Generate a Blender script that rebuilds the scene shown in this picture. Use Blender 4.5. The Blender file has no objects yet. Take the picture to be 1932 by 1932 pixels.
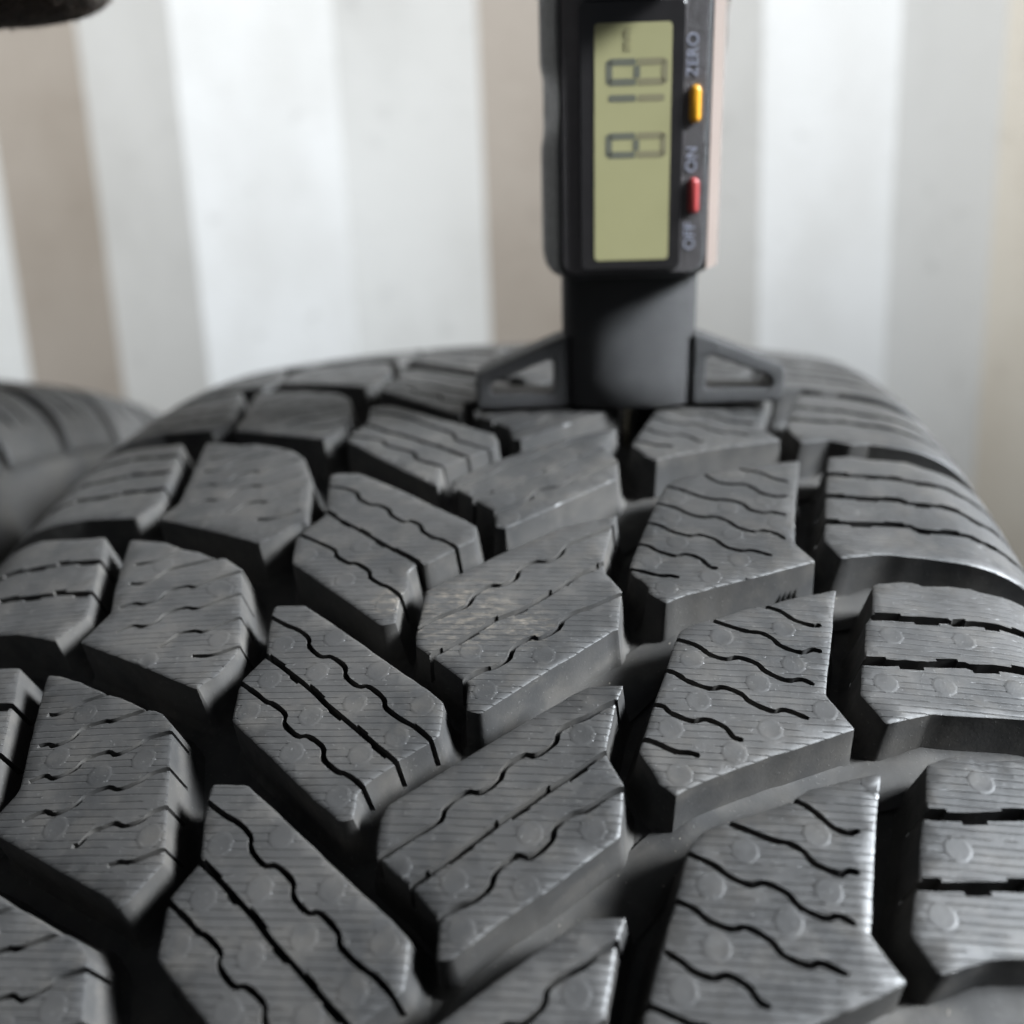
import bpy, bmesh, math, random
import numpy as np
from mathutils import Vector, Matrix
from mathutils.geometry import delaunay_2d_cdt

S = bpy.context.scene
COL = S.collection
rnd = random.Random(7)
MM = 0.001
R0 = 320.0            # tyre radius in mm; axle height above the ground = R0

# ------------------------------------------------------------------ camera
cam_d = bpy.data.cameras.new('camera')
cam = bpy.data.objects.new('camera', cam_d); COL.objects.link(cam)
rt = Vector((0.99402262, 0.10182569, -0.03937705))
up = Vector((0.01238981, 0.25313549, 0.9673515))
fw = Vector((-0.10846897, 0.96205715, -0.25036081))
CP = Vector((25.045, -264.142, 345.729 + R0)) * MM
m = Matrix((rt, up, -fw)).transposed().to_4x4(); m.translation = CP
cam.matrix_world = m
cam_d.sensor_width = 36.0
cam_d.lens = 1945.03 / 1932 * 36
cam_d.clip_start = 0.01; cam_d.clip_end = 50
cam_d.dof.use_dof = True
cam_d.dof.focus_distance = 0.139
cam_d.dof.aperture_fstop = 11.0
S.camera = cam

# ------------------------------------------------------------------ light
w = bpy.data.worlds.new('World'); S.world = w; w.use_nodes = True
bg = w.node_tree.nodes['Background']
bg.inputs['Color'].default_value = (0.80, 0.88, 1.0, 1)
bg.inputs['Strength'].default_value = 0.12

def area(name, loc, target, size, sy, power, color, spread=180):
    d = bpy.data.lights.new(name, 'AREA'); d.shape = 'RECTANGLE'
    d.size = size; d.size_y = sy; d.energy = power; d.color = color; d.spread = math.radians(spread)
    o = bpy.data.objects.new(name, d); COL.objects.link(o)
    o.location = loc
    o.rotation_euler = (Vector(target) - Vector(loc)).to_track_quat('-Z', 'Y').to_euler()
    return o
# soft light from the open side on the right, and an added, unseen fill that brightens the wall, not the tread
area('side_light', (1.15, -0.27, 1.28), (0.03, -0.14, 0.62), 0.6, 0.55, 6.6, (0.87, 0.935, 1.0), 24)
area('wall_fill', (0.08, -0.38, 1.22), (0.08, 0.335, 0.80), 1.9, 0.2, 3.5, (1.0, 0.99, 0.975), 56)

vs = S.view_settings
vs.view_transform = 'Standard'; vs.look = 'None'; vs.exposure = 0; vs.gamma = 1
try: vs.use_curve_mapping = False
except Exception: pass
S.render.engine = 'CYCLES'

# ------------------------------------------------------------------ helpers
def tag(o, label=None, cat=None, group=None, kind=None):
    if label: o['label'] = label
    if cat: o['category'] = cat
    if group: o['group'] = group
    if kind: o['kind'] = kind
    return o

def link(name, me, parent=None, mats=()):
    o = bpy.data.objects.new(name, me); COL.objects.link(o)
    if me is not None:
        for mt in (mats if isinstance(mats, (list, tuple)) else [mats]):
            if mt and mt.name not in [x.name for x in me.materials if x]: me.materials.append(mt)
    if parent: o.parent = parent
    return o

def from_bm(name, bm, mat, parent=None, smooth=None):
    bmesh.ops.recalc_face_normals(bm, faces=bm.faces)
    me = bpy.data.meshes.new(name); bm.to_mesh(me); bm.free()
    if smooth is not None:
        me.shade_smooth(); me.set_sharp_from_angle(angle=math.radians(smooth))
    return link(name, me, parent, mat)

class NT:
    """small helper around a material node tree"""
    def __init__(self, name):
        self.m = bpy.data.materials.new(name); self.m.use_nodes = True
        self.t = self.m.node_tree; self.n = self.t.nodes; self.l = self.t.links
        self.b = self.n['Principled BSDF']
    def add(self, typ, **kw):
        nd = self.n.new(typ)
        for k, v in kw.items(): setattr(nd, k, v)
        return nd
    def put(self, sock, v):
        if hasattr(v, 'is_output') or isinstance(v, bpy.types.NodeSocket): self.l.new(v, sock)
        else: sock.default_value = v
    def math(self, op, a, b=0.0, c=None, clamp=False):
        nd = self.add('ShaderNodeMath', operation=op, use_clamp=clamp)
        self.put(nd.inputs[0], a); self.put(nd.inputs[1], b)
        if c is not None: self.put(nd.inputs[2], c)
        return nd.outputs[0]
    def noise(self, vec, scale, detail=3, rough=0.5, dist=0.0):
        nd = self.add('ShaderNodeTexNoise')
        if vec is not None: self.l.new(vec, nd.inputs['Vector'])
        nd.inputs['Scale'].default_value = scale; nd.inputs['Detail'].default_value = detail
        nd.inputs['Roughness'].default_value = rough; nd.inputs['Distortion'].default_value = dist
        return nd.outputs['Fac']
    def ramp(self, v, a, b, lo=0.0, hi=1.0):
        nd = self.add('ShaderNodeMapRange', interpolation_type='SMOOTHSTEP')
        self.put(nd.inputs['Value'], v)
        for k, x in (('From Min', a), ('From Max', b), ('To Min', lo), ('To Max', hi)):
            nd.inputs[k].default_value = x
        return nd.outputs['Result']
    def mix(self, f, a, b):
        nd = self.add('ShaderNodeMix', data_type='RGBA')
        self.put(nd.inputs['Factor'], f); self.put(nd.inputs['A'], a); self.put(nd.inputs['B'], b)
        # colour sockets are the 3rd pair in this node
        return nd
    def mixc(self, f, a, b):
        nd = self.add('ShaderNodeMix', data_type='RGBA')
        self.put(nd.inputs[0], f); self.put(nd.inputs[6], a); self.put(nd.inputs[7], b)
        return nd.outputs[2]
    def bump(self, h, dist=0.001, strength=1.0, normal=None):
        nd = self.add('ShaderNodeBump')
        nd.inputs['Strength'].default_value = strength; nd.inputs['Distance'].default_value = dist
        self.l.new(h, nd.inputs['Height'])
        if normal: self.l.new(normal, nd.inputs['Normal'])
        return nd.outputs['Normal']

def plain(name, col, rough=0.5, spec=0.5, metal=0.0, nscale=None, namp=0.0, coat=0.0, bump=0.0):
    t = NT(name)
    t.b.inputs['Roughness'].default_value = rough
    t.b.inputs['Specular IOR Level'].default_value = spec
    t.b.inputs['Metallic'].default_value = metal
    t.b.inputs['Coat Weight'].default_value = coat
    tc = t.add('ShaderNodeTexCoord').outputs['Object']
    if nscale:
        f = t.noise(tc, nscale, 4)
        lo = tuple(c * (1 - namp) for c in col) + (1,); hi = tuple(min(1, c * (1 + namp)) for c in col) + (1,)
        t.l.new(t.mixc(f, lo, hi), t.b.inputs['Base Color'])
        t.l.new(t.ramp(f, 0.3, 0.7, rough * 0.9, min(1, rough * 1.12)), t.b.inputs['Roughness'])
        if bump: t.l.new(t.bump(t.noise(tc, nscale * 6, 3), bump), t.b.inputs['Normal'])
    else:
        t.b.inputs['Base Color'].default_value = tuple(col) + (1,)
    return t.m

# ------------------------------------------------------------------ rubber
def make_rubber():
    t = NT('tyre_rubber')
    uv = t.add('ShaderNodeUVMap', uv_map='tread').outputs['UV']
    sep = t.add('ShaderNodeSeparateXYZ'); t.l.new(uv, sep.inputs[0])
    u, s = sep.outputs['X'], sep.outputs['Y']
    top = t.add('ShaderNodeAttribute', attribute_name='top').outputs['Fac']
    disc = t.add('ShaderNodeAttribute', attribute_name='disc').outputs['Fac']
    obj = t.add('ShaderNodeTexCoord').outputs['Object']
    def vec(su, ss):
        c = t.add('ShaderNodeCombineXYZ')
        t.l.new(t.math('MULTIPLY', u, su), c.inputs['X']); t.l.new(t.math('MULTIPLY', s, ss), c.inputs['Y'])
        return c.outputs[0]
    # fine moulded lines across the tread, 1.05 mm apart and broken
    warp = t.noise(vec(0.16, 0.25), 1.0, 0)
    ph = t.math('FRACT', t.math('ADD', t.math('MULTIPLY', s, 1 / 1.05), t.math('MULTIPLY', warp, 0.22)))
    dist = t.math('ABSOLUTE', t.math('SUBTRACT', ph, 0.5))
    line = t.ramp(dist, 0.02, 0.13, 1.0, 0.0)
    saw = t.ramp(ph, 0.5, 1.0, 0.0, 1.0)
    gap = t.ramp(t.noise(vec(0.22, 0.95), 1.0, 1, 0.5), 0.34, 0.46)
    free = t.math('MULTIPLY', t.math('SUBTRACT', 1.0, disc), top)
    amt = t.math('MULTIPLY', t.math('MULTIPLY', line, gap), free)
    # shallow scuffs and grain
    grain = t.noise(obj, 2400, 1, 0.6)
    scuff = t.ramp(t.noise(vec(0.35, 1.6), 1.6, 4, 0.65), 0.60, 0.72)
    mid = t.noise(obj, 420, 2, 0.55)
    flecks = t.ramp(t.noise(obj, 2100, 0, 0.5), 0.76, 0.80)
    h = t.math('MULTIPLY', amt, -0.13)
    h = t.math('ADD', h, t.math('MULTIPLY', t.math('MULTIPLY', saw, free), 0.006))
    h = t.math('ADD', h, t.math('MULTIPLY', grain, 0.022))
    h = t.math('ADD', h, t.math('MULTIPLY', mid, 0.045))
    h = t.math('ADD', h, t.math('MULTIPLY', flecks, 0.02))
    t.l.new(t.bump(h, 0.001, 0.9), t.b.inputs['Normal'])
    big = t.noise(obj, 60, 3, 0.6)
    c = t.mixc(t.ramp(big, 0.3, 0.7), (0.026, 0.0255, 0.025, 1), (0.044, 0.042, 0.040, 1))
    dust = t.math('MULTIPLY', t.ramp(t.noise(obj, 180, 4, 0.65), 0.42, 0.75), 0.35)
    c = t.mixc(dust, c, (0.090, 0.081, 0.070, 1))
    c = t.mixc(t.math('MULTIPLY', scuff, t.math('MULTIPLY', top, 0.35)), c, (0.12, 0.115, 0.105, 1))
    wd = t.math('MULTIPLY', t.math('MULTIPLY', t.math('SUBTRACT', 1.0, top), t.ramp(big, 0.35, 0.65)), 0.22)
    c = t.mixc(wd, c, (0.052, 0.046, 0.037, 1))
    # tan dried mud smeared on the middle of the tread
    def patch(cu, cs, r1, r2):
        du = t.math('SUBTRACT', u, cu); ds = t.math('SUBTRACT', s, cs)
        d = t.math('SQRT', t.math('ADD', t.math('MULTIPLY', du, du), t.math('MULTIPLY', ds, ds)))
        return t.ramp(d, r1, r2, 1.0, 0.0)
    pm = t.math('MAXIMUM', patch(1.5, -128, 3, 11), t.math('MAXIMUM', patch(-9.5, -126, 1.5, 4), patch(11, -131, 1, 6)))
    pm = t.math('MULTIPLY', pm, t.ramp(t.noise(vec(0.42, 0.95), 1.0, 6, 0.78), 0.45, 0.68))
    pm = t.math('MULTIPLY', t.math('MULTIPLY', pm, top), 0.5)
    c = t.mixc(pm, c, (0.185, 0.155, 0.12, 1))
    c = t.mixc(t.math('MULTIPLY', flecks, 0.10), c, (0.22, 0.215, 0.20, 1))
    rv = t.add('ShaderNodeObjectInfo').outputs['Random']
    hs = t.add('ShaderNodeHueSaturation'); t.l.new(c, hs.inputs['Color'])
    t.l.new(t.ramp(rv, 0.0, 1.0, 0.84, 1.14), hs.inputs['Value']); c = hs.outputs[0]
    t.l.new(c, t.b.inputs['Base Color'])
    rg = t.ramp(mid, 0.25, 0.75, 0.42, 0.56)
    rg = t.math('ADD', t.math('ADD', rg, t.math('MULTIPLY', t.math('SUBTRACT', rv, 0.5), 0.08)), t.math('MULTIPLY', pm, 0.3))
    rg = t.math('ADD', rg, t.math('MULTIPLY', t.math('SUBTRACT', 1.0, top), 0.24))
    t.l.new(rg, t.b.inputs['Roughness'])
    t.l.new(t.ramp(top, 0.0, 1.0, 0.28, 0.5), t.b.inputs['Specular IOR Level'])
    return t.m
RUB = make_rubber()

# ------------------------------------------------------------------ tyre profile
VA, RA = 76.0, 22.0
K2, K6 = 0.918157707e-3, 0.271066096
A0 = math.atan(2 * K2 * VA + K6 * 6 / 75 * (VA / 75) ** 5)
A1 = math.radians(78)
VE = VA + RA * (A1 - A0)
def prof(v):
    """arc position across the tread -> (x, r, nx, nr), all mm"""
    a = abs(v); sg = 1 if v >= 0 else -1
    if a <= VA:
        r = R0 - K2 * a * a - K6 * (a / 75) ** 6
        an = math.atan(2 * K2 * a + K6 * 6 / 75 * (a / 75) ** 5)
        return v, r, sg * math.sin(an), math.cos(an)
    r0 = R0 - K2 * VA * VA - K6 * (VA / 75) ** 6
    an = min(A1, A0 + (a - VA) / RA)
    x = VA + RA * (math.sin(an) - math.sin(A0)); r = r0 - RA * (math.cos(A0) - math.cos(an))
    ex = max(0.0, a - VE)
    x += ex * math.cos(A1); r -= ex * math.sin(A1)
    return sg * x, r, sg * math.sin(an), math.cos(an)
def gdepth(v):
    a = abs(v)
    if a < 84: return 8.2
    return max(3.0, 8.2 - (a - 84) / 22 * 4.6)
def pt(v, s, d):
    x, r, nx, nr = prof(v)
    x -= nx * d; r -= nr * d
    th = s / R0
    return (x * MM, r * math.sin(th) * MM, r * math.cos(th) * MM)

# ------------------------------------------------------------------ 2-D helpers
def area2(P):
    return 0.5 * sum(P[i][0] * P[(i + 1) % len(P)][1] - P[(i + 1) % len(P)][0] * P[i][1] for i in range(len(P)))
def rounded(P, cut=0.38):
    out = []; n = len(P)
    for i in range(n):
        a, b, c = (Vector(P[i - 1]), Vector(P[i]), Vector(P[(i + 1) % n]))
        e1, e2 = a - b, c - b
        if e1.length < 1e-6 or e2.length < 1e-6: continue
        ang = e1.angle(e2)
        if ang > math.radians(160): out.append(tuple(b)); continue
        k1 = min(cut, e1.length * 0.35); k2 = min(cut, e2.length * 0.35)
        p0 = b + e1.normalized() * k1; p2 = b + e2.normalized() * k2
        mid = (p0 + p2) * 0.25 + b * 0.5
        out += [tuple(p0), tuple(mid), tuple(p2)]
    return out
def resample(P, step, closed=True):
    out = []; n = len(P)
    for i in range(n if closed else n - 1):
        a = Vector(P[i]); b = Vector(P[(i + 1) % n]); L = (b - a).length
        k = max(1, int(math.ceil(L / step)))
        for j in range(k): out.append(tuple(a + (b - a) * (j / k)))
    if not closed: out.append(tuple(P[-1]))
    return out
def normals(P):
    """outward mitre vectors of a CCW polygon"""
    out = []; n = len(P)
    for i in range(n):
        a, b, c = Vector(P[i - 1]), Vector(P[i]), Vector(P[(i + 1) % n])
        d1 = (b - a).normalized(); d2 = (c - b).normalized()
        n1 = Vector((d1.y, -d1.x)); n2 = Vector((d2.y, -d2.x))
        q = n1 + n2
        if q.length < 1e-6: q = n1.copy()
        q.normalize(); k = max(0.55, q.dot(n1)); out.append(q / k)
    return out
def catmull(P, n=4):
    if len(P) < 3: return resample(P, 1.5, False)
    Q = [Vector(q) for q in P]; Q = [Q[0] * 2 - Q[1]] + Q + [Q[-1] * 2 - Q[-2]]
    out = []
    for i in range(1, len(Q) - 2):
        p0, p1, p2, p3 = Q[i - 1:i + 3]
        for j in range(n):
            t = j / n
            out.append(0.5 * ((2 * p1) + (p2 - p0) * t + (2 * p0 - 5 * p1 + 4 * p2 - p3) * t * t + (3 * p1 - p0 - 3 * p2 + p3) * t ** 3))
    out.append(Q[-2])
    return [tuple(q) for q in out]
def strip(P, hw):
    """left and right offset points of an open line; hw number or list"""
    n = len(P); Lp = []; Rp = []
    for i in range(n):
        a = Vector(P[max(0, i - 1)]); b = Vector(P[min(n - 1, i + 1)]); d = (b - a)
        if d.length < 1e-9: d = Vector((1, 0))
        d.normalize(); nn = Vector((-d.y, d.x)); h = hw[i] if isinstance(hw, list) else hw
        p = Vector(P[i]); Lp.append(tuple(p + nn * h)); Rp.append(tuple(p - nn * h))
    return Lp, Rp
def in_poly(P, x, y):
    """vectorised even-odd test, P (n,2)"""
    ins = np.zeros(len(x), bool); n = len(P); j = n - 1
    for i in range(n):
        xi, yi = P[i]; xj, yj = P[j]
        cond = ((yi > y) != (yj > y))
        with np.errstate(divide='ignore', invalid='ignore'):
            xx = (xj - xi) * (y - yi) / (yj - yi) + xi
        ins ^= cond & (x < xx); j = i
    return ins
def seg_dist(P, x, y):
    d = np.full(len(x), 1e9); idx = np.zeros(len(x), int)
    n = len(P)
    for i in range(n):
        ax, ay = P[i]; bx, by = P[(i + 1) % n]
        dx, dy = bx - ax, by - ay; L = dx * dx + dy * dy + 1e-12
        t = np.clip(((x - ax) * dx + (y - ay) * dy) / L, 0, 1)
        q = np.hypot(x - ax - t * dx, y - ay - t * dy)
        k = q < d; d[k] = q[k]; idx[k] = np.where(t[k] < 0.5, i, (i + 1) % n)
    return d, idx

# ------------------------------------------------------------------ one tread block
def block_mesh(name, outline, sipes, discs, hw, sdepth, bites=0, straight=()):
    P = [tuple(q) for q in outline]
    if area2(P) < 0: P = P[::-1]
    P = resample(rounded(P), 1.7)
    rj = random.Random(name + 'j')
    P = [(a + rj.uniform(-.05, .05), b + rj.uniform(-.05, .05)) for a, b in P]
    N = normals(P)
    CH = 0.30
    inner = [(p[0] - n.x * CH, p[1] - n.y * CH) for p, n in zip(P, N)]
    verts = []; edges = []
    def add(pl, closed):
        b = len(verts); verts.extend(Vector(q) for q in pl); k = len(pl)
        for i in range(k if closed else k - 1): edges.append((b + i, b + (i + 1) % k))
    add(P, True); add(inner, True)
    quads = []
    r = random.Random(name)
    for si, pl in enumerate(sipes):
        line = catmull(pl) if si not in straight else resample(pl, 2.0, False)
        n = len(line)
        h = hw if not isinstance(hw, (list, tuple)) else hw[si]
        hs = [h * r.uniform(0.88, 1.12) for _ in range(n)]
        if bites == 0: hs[-1] = h * 0.6
        Lp, Rp = strip(line, hs)
        cells = [[Lp[i], Rp[i], Rp[i + 1], Lp[i + 1]] for i in range(n - 1)]
        if si in straight or bites:
            # stepped widenings on alternating sides of a straight cut
            LL = resample(pl, 0.8, False); k = len(LL); i = int(1.5 / 0.8); side = 1
            while i < k - 6:
                ln = r.choice((3, 4, 5))
                seg = LL[i:min(k, i + ln + 1)]
                off = (0.42 if not bites else 0.72) * side
                a, b = strip(seg, abs(off) + h * 0.6)
                c2 = [tuple((Vector(p) + Vector(q)) / 2) for p, q in zip(a, b)]
                ed = a if side > 0 else b
                for q in range(len(seg) - 1):
                    cells.append([c2[q], ed[q], ed[q + 1], c2[q + 1]])
                i += ln + r.choice((2, 3)); side = -side
        for q in cells: add(q, True); quads.append(q)
    moved = []
    for (du, ds) in discs:
        q = Vector((du, ds))
        for _ in range(4):
            best = None
            for pl in sipes:
                for a in catmull(pl, 6):
                    d = q - Vector(a)
                    if best is None or d.length < best.length: best = d
            if best is None or best.length > 2.15 or best.length < 1e-6: break
            q = q + best.normalized() * (2.2 - best.length)
        moved.append((q.x, q.y))
    discs = moved
    for (du, ds) in discs:
        for rr in (1.80, 1.64, 1.54, 1.25):
            ring = [(du + rr * math.cos(a * math.pi / 9), ds + rr * math.sin(a * math.pi / 9)) for a in range(18)]
            add(ring, True)
    xs = [p[0] for p in P]; ys = [p[1] for p in P]
    gx = np.arange(min(xs) + 1.3, max(xs), 2.6); gy = np.arange(min(ys) + 1.3, max(ys), 2.6)
    G = np.array([(a + r.uniform(-.4, .4), b + r.uniform(-.4, .4)) for a in gx for b in gy])
    if len(G):
        ok = in_poly(P, G[:, 0], G[:, 1])
        for q in G[ok]: verts.append(Vector((float(q[0]), float(q[1]))))
    V, E, F, _, _, _ = delaunay_2d_cdt(verts, edges, [], 0, 1e-4)
    V = np.array([(v[0], v[1]) for v in V])
    F = [tuple(f) for f in F if len(f) == 3]
    FA = np.array(F); cen = V[FA].mean(1)
    A = (V[FA[:, 1]] - V[FA[:, 0]]); B = (V[FA[:, 2]] - V[FA[:, 0]])
    cr = A[:, 0] * B[:, 1] - A[:, 1] * B[:, 0]
    inside = in_poly(P, cen[:, 0], cen[:, 1]) & (np.abs(cr) > 1e-7)
    slot = np.zeros(len(F), bool)
    for q in quads:
        x0 = min(a[0] for a in q); x1 = max(a[0] for a in q); y0 = min(a[1] for a in q); y1 = max(a[1] for a in q)
        k = np.where(inside & ~slot & (cen[:, 0] >= x0) & (cen[:, 0] <= x1) & (cen[:, 1] >= y0) & (cen[:, 1] <= y1))[0]
        if len(k):
            hit = in_poly(q, cen[k, 0], cen[k, 1]); slot[k[hit]] = True
    dO, iO = seg_dist(P, V[:, 0], V[:, 1])
    on = dO < 0.02
    dD = np.full(len(V), 99.0)
    for (du, ds) in discs: dD = np.minimum(dD, np.hypot(V[:, 0] - du, V[:, 1] - ds))
    NN = np.array([(n.x, n.y) for n in N])
    DR = 0.115                                   # draft of the groove walls
    def vpos(i, d, flare=0.0):
        q = V[i]
        if on[i]:
            q = q + NN[iO[i]] * (DR * max(0, d) + flare)
        return pt(q[0], q[1], d)
    co = []; uvs = []; tops = []; dis = []; faces = []
    cache = {}
    def vert(key, d, top, flare=0.0):
        i = key[0]
        if key in cache: return cache[key]
        co.append(vpos(i, d, flare)); uvs.append((V[i][0], V[i][1])); tops.append(top)
        dis.append(1.0 if dD[i] < 1.65 and top else 0.0)
        cache[key] = len(co) - 1; return cache[key]
    def topd(i):
        if on[i]: return 0.20
        return -0.032 if dD[i] < 1.58 else 0.0
    level = {}
    emap = {}
    for fi, f in enumerate(F):
        if not inside[fi]: continue
        f = f if cr[fi] > 0 else f[::-1]
        if slot[fi]:
            faces.append(tuple(vert((i, 's'), min(sdepth, gdepth(V[i][0]) - 1.0), 0.0) for i in f))
        else:
            faces.append(tuple(vert((i, 't'), topd(i), 1.0) for i in f))
        for a, b in ((f[0], f[1]), (f[1], f[2]), (f[2], f[0])): emap[(a, b)] = fi
    for (a, b), fi in emap.items():
        other = emap.get((b, a))
        if other is None:
            sd = slot[fi]
            def up(i): 
                return vert((i, 'wu' + ('s' if sd else 't')), (min(sdepth, gdepth(V[i][0]) - 1.0) if sd else topd(i)), 0.0)
            def mid(i): return vert((i, 'wm'), gdepth(V[i][0]) - 1.5, 0.0)
            def low(i): return vert((i, 'wl'), gdepth(V[i][0]) - 0.45, 0.0, 0.35)
            def bot(i): return vert((i, 'wb'), gdepth(V[i][0]) + 0.25, 0.0, 0.95)
            faces.append((up(b), up(a), mid(a), mid(b)))
            faces.append((mid(b), mid(a), low(a), low(b)))
            faces.append((low(b), low(a), bot(a), bot(b)))
        elif slot[fi] and not slot[other]:
            # slot wall, seen from inside the slot
            def tu(i): return vert((i, 'xt'), topd(i), 0.0)
            def tl(i): return vert((i, 'xs'), min(sdepth, gdepth(V[i][0]) - 1.0), 0.0)
            faces.append((tl(b), tl(a), tu(a), tu(b)))
    me = bpy.data.meshes.new(name)
    me.from_pydata(co, [], faces)
    uvl = me.uv_layers.new(name='tread')
    li = np.empty(len(me.loops), int); me.loops.foreach_get('vertex_index', li)
    uvl.data.foreach_set('uv', np.array(uvs, 'f')[li].ravel())
    a = me.attributes.new('top', 'FLOAT', 'POINT'); a.data.foreach_set('value', np.array(tops, 'f'))
    a = me.attributes.new('disc', 'FLOAT', 'POINT'); a.data.foreach_set('value', np.array(dis, 'f'))
    me.shade_smooth(); me.set_sharp_from_angle(angle=math.radians(38))
    me.materials.append(RUB)
    return me

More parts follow.
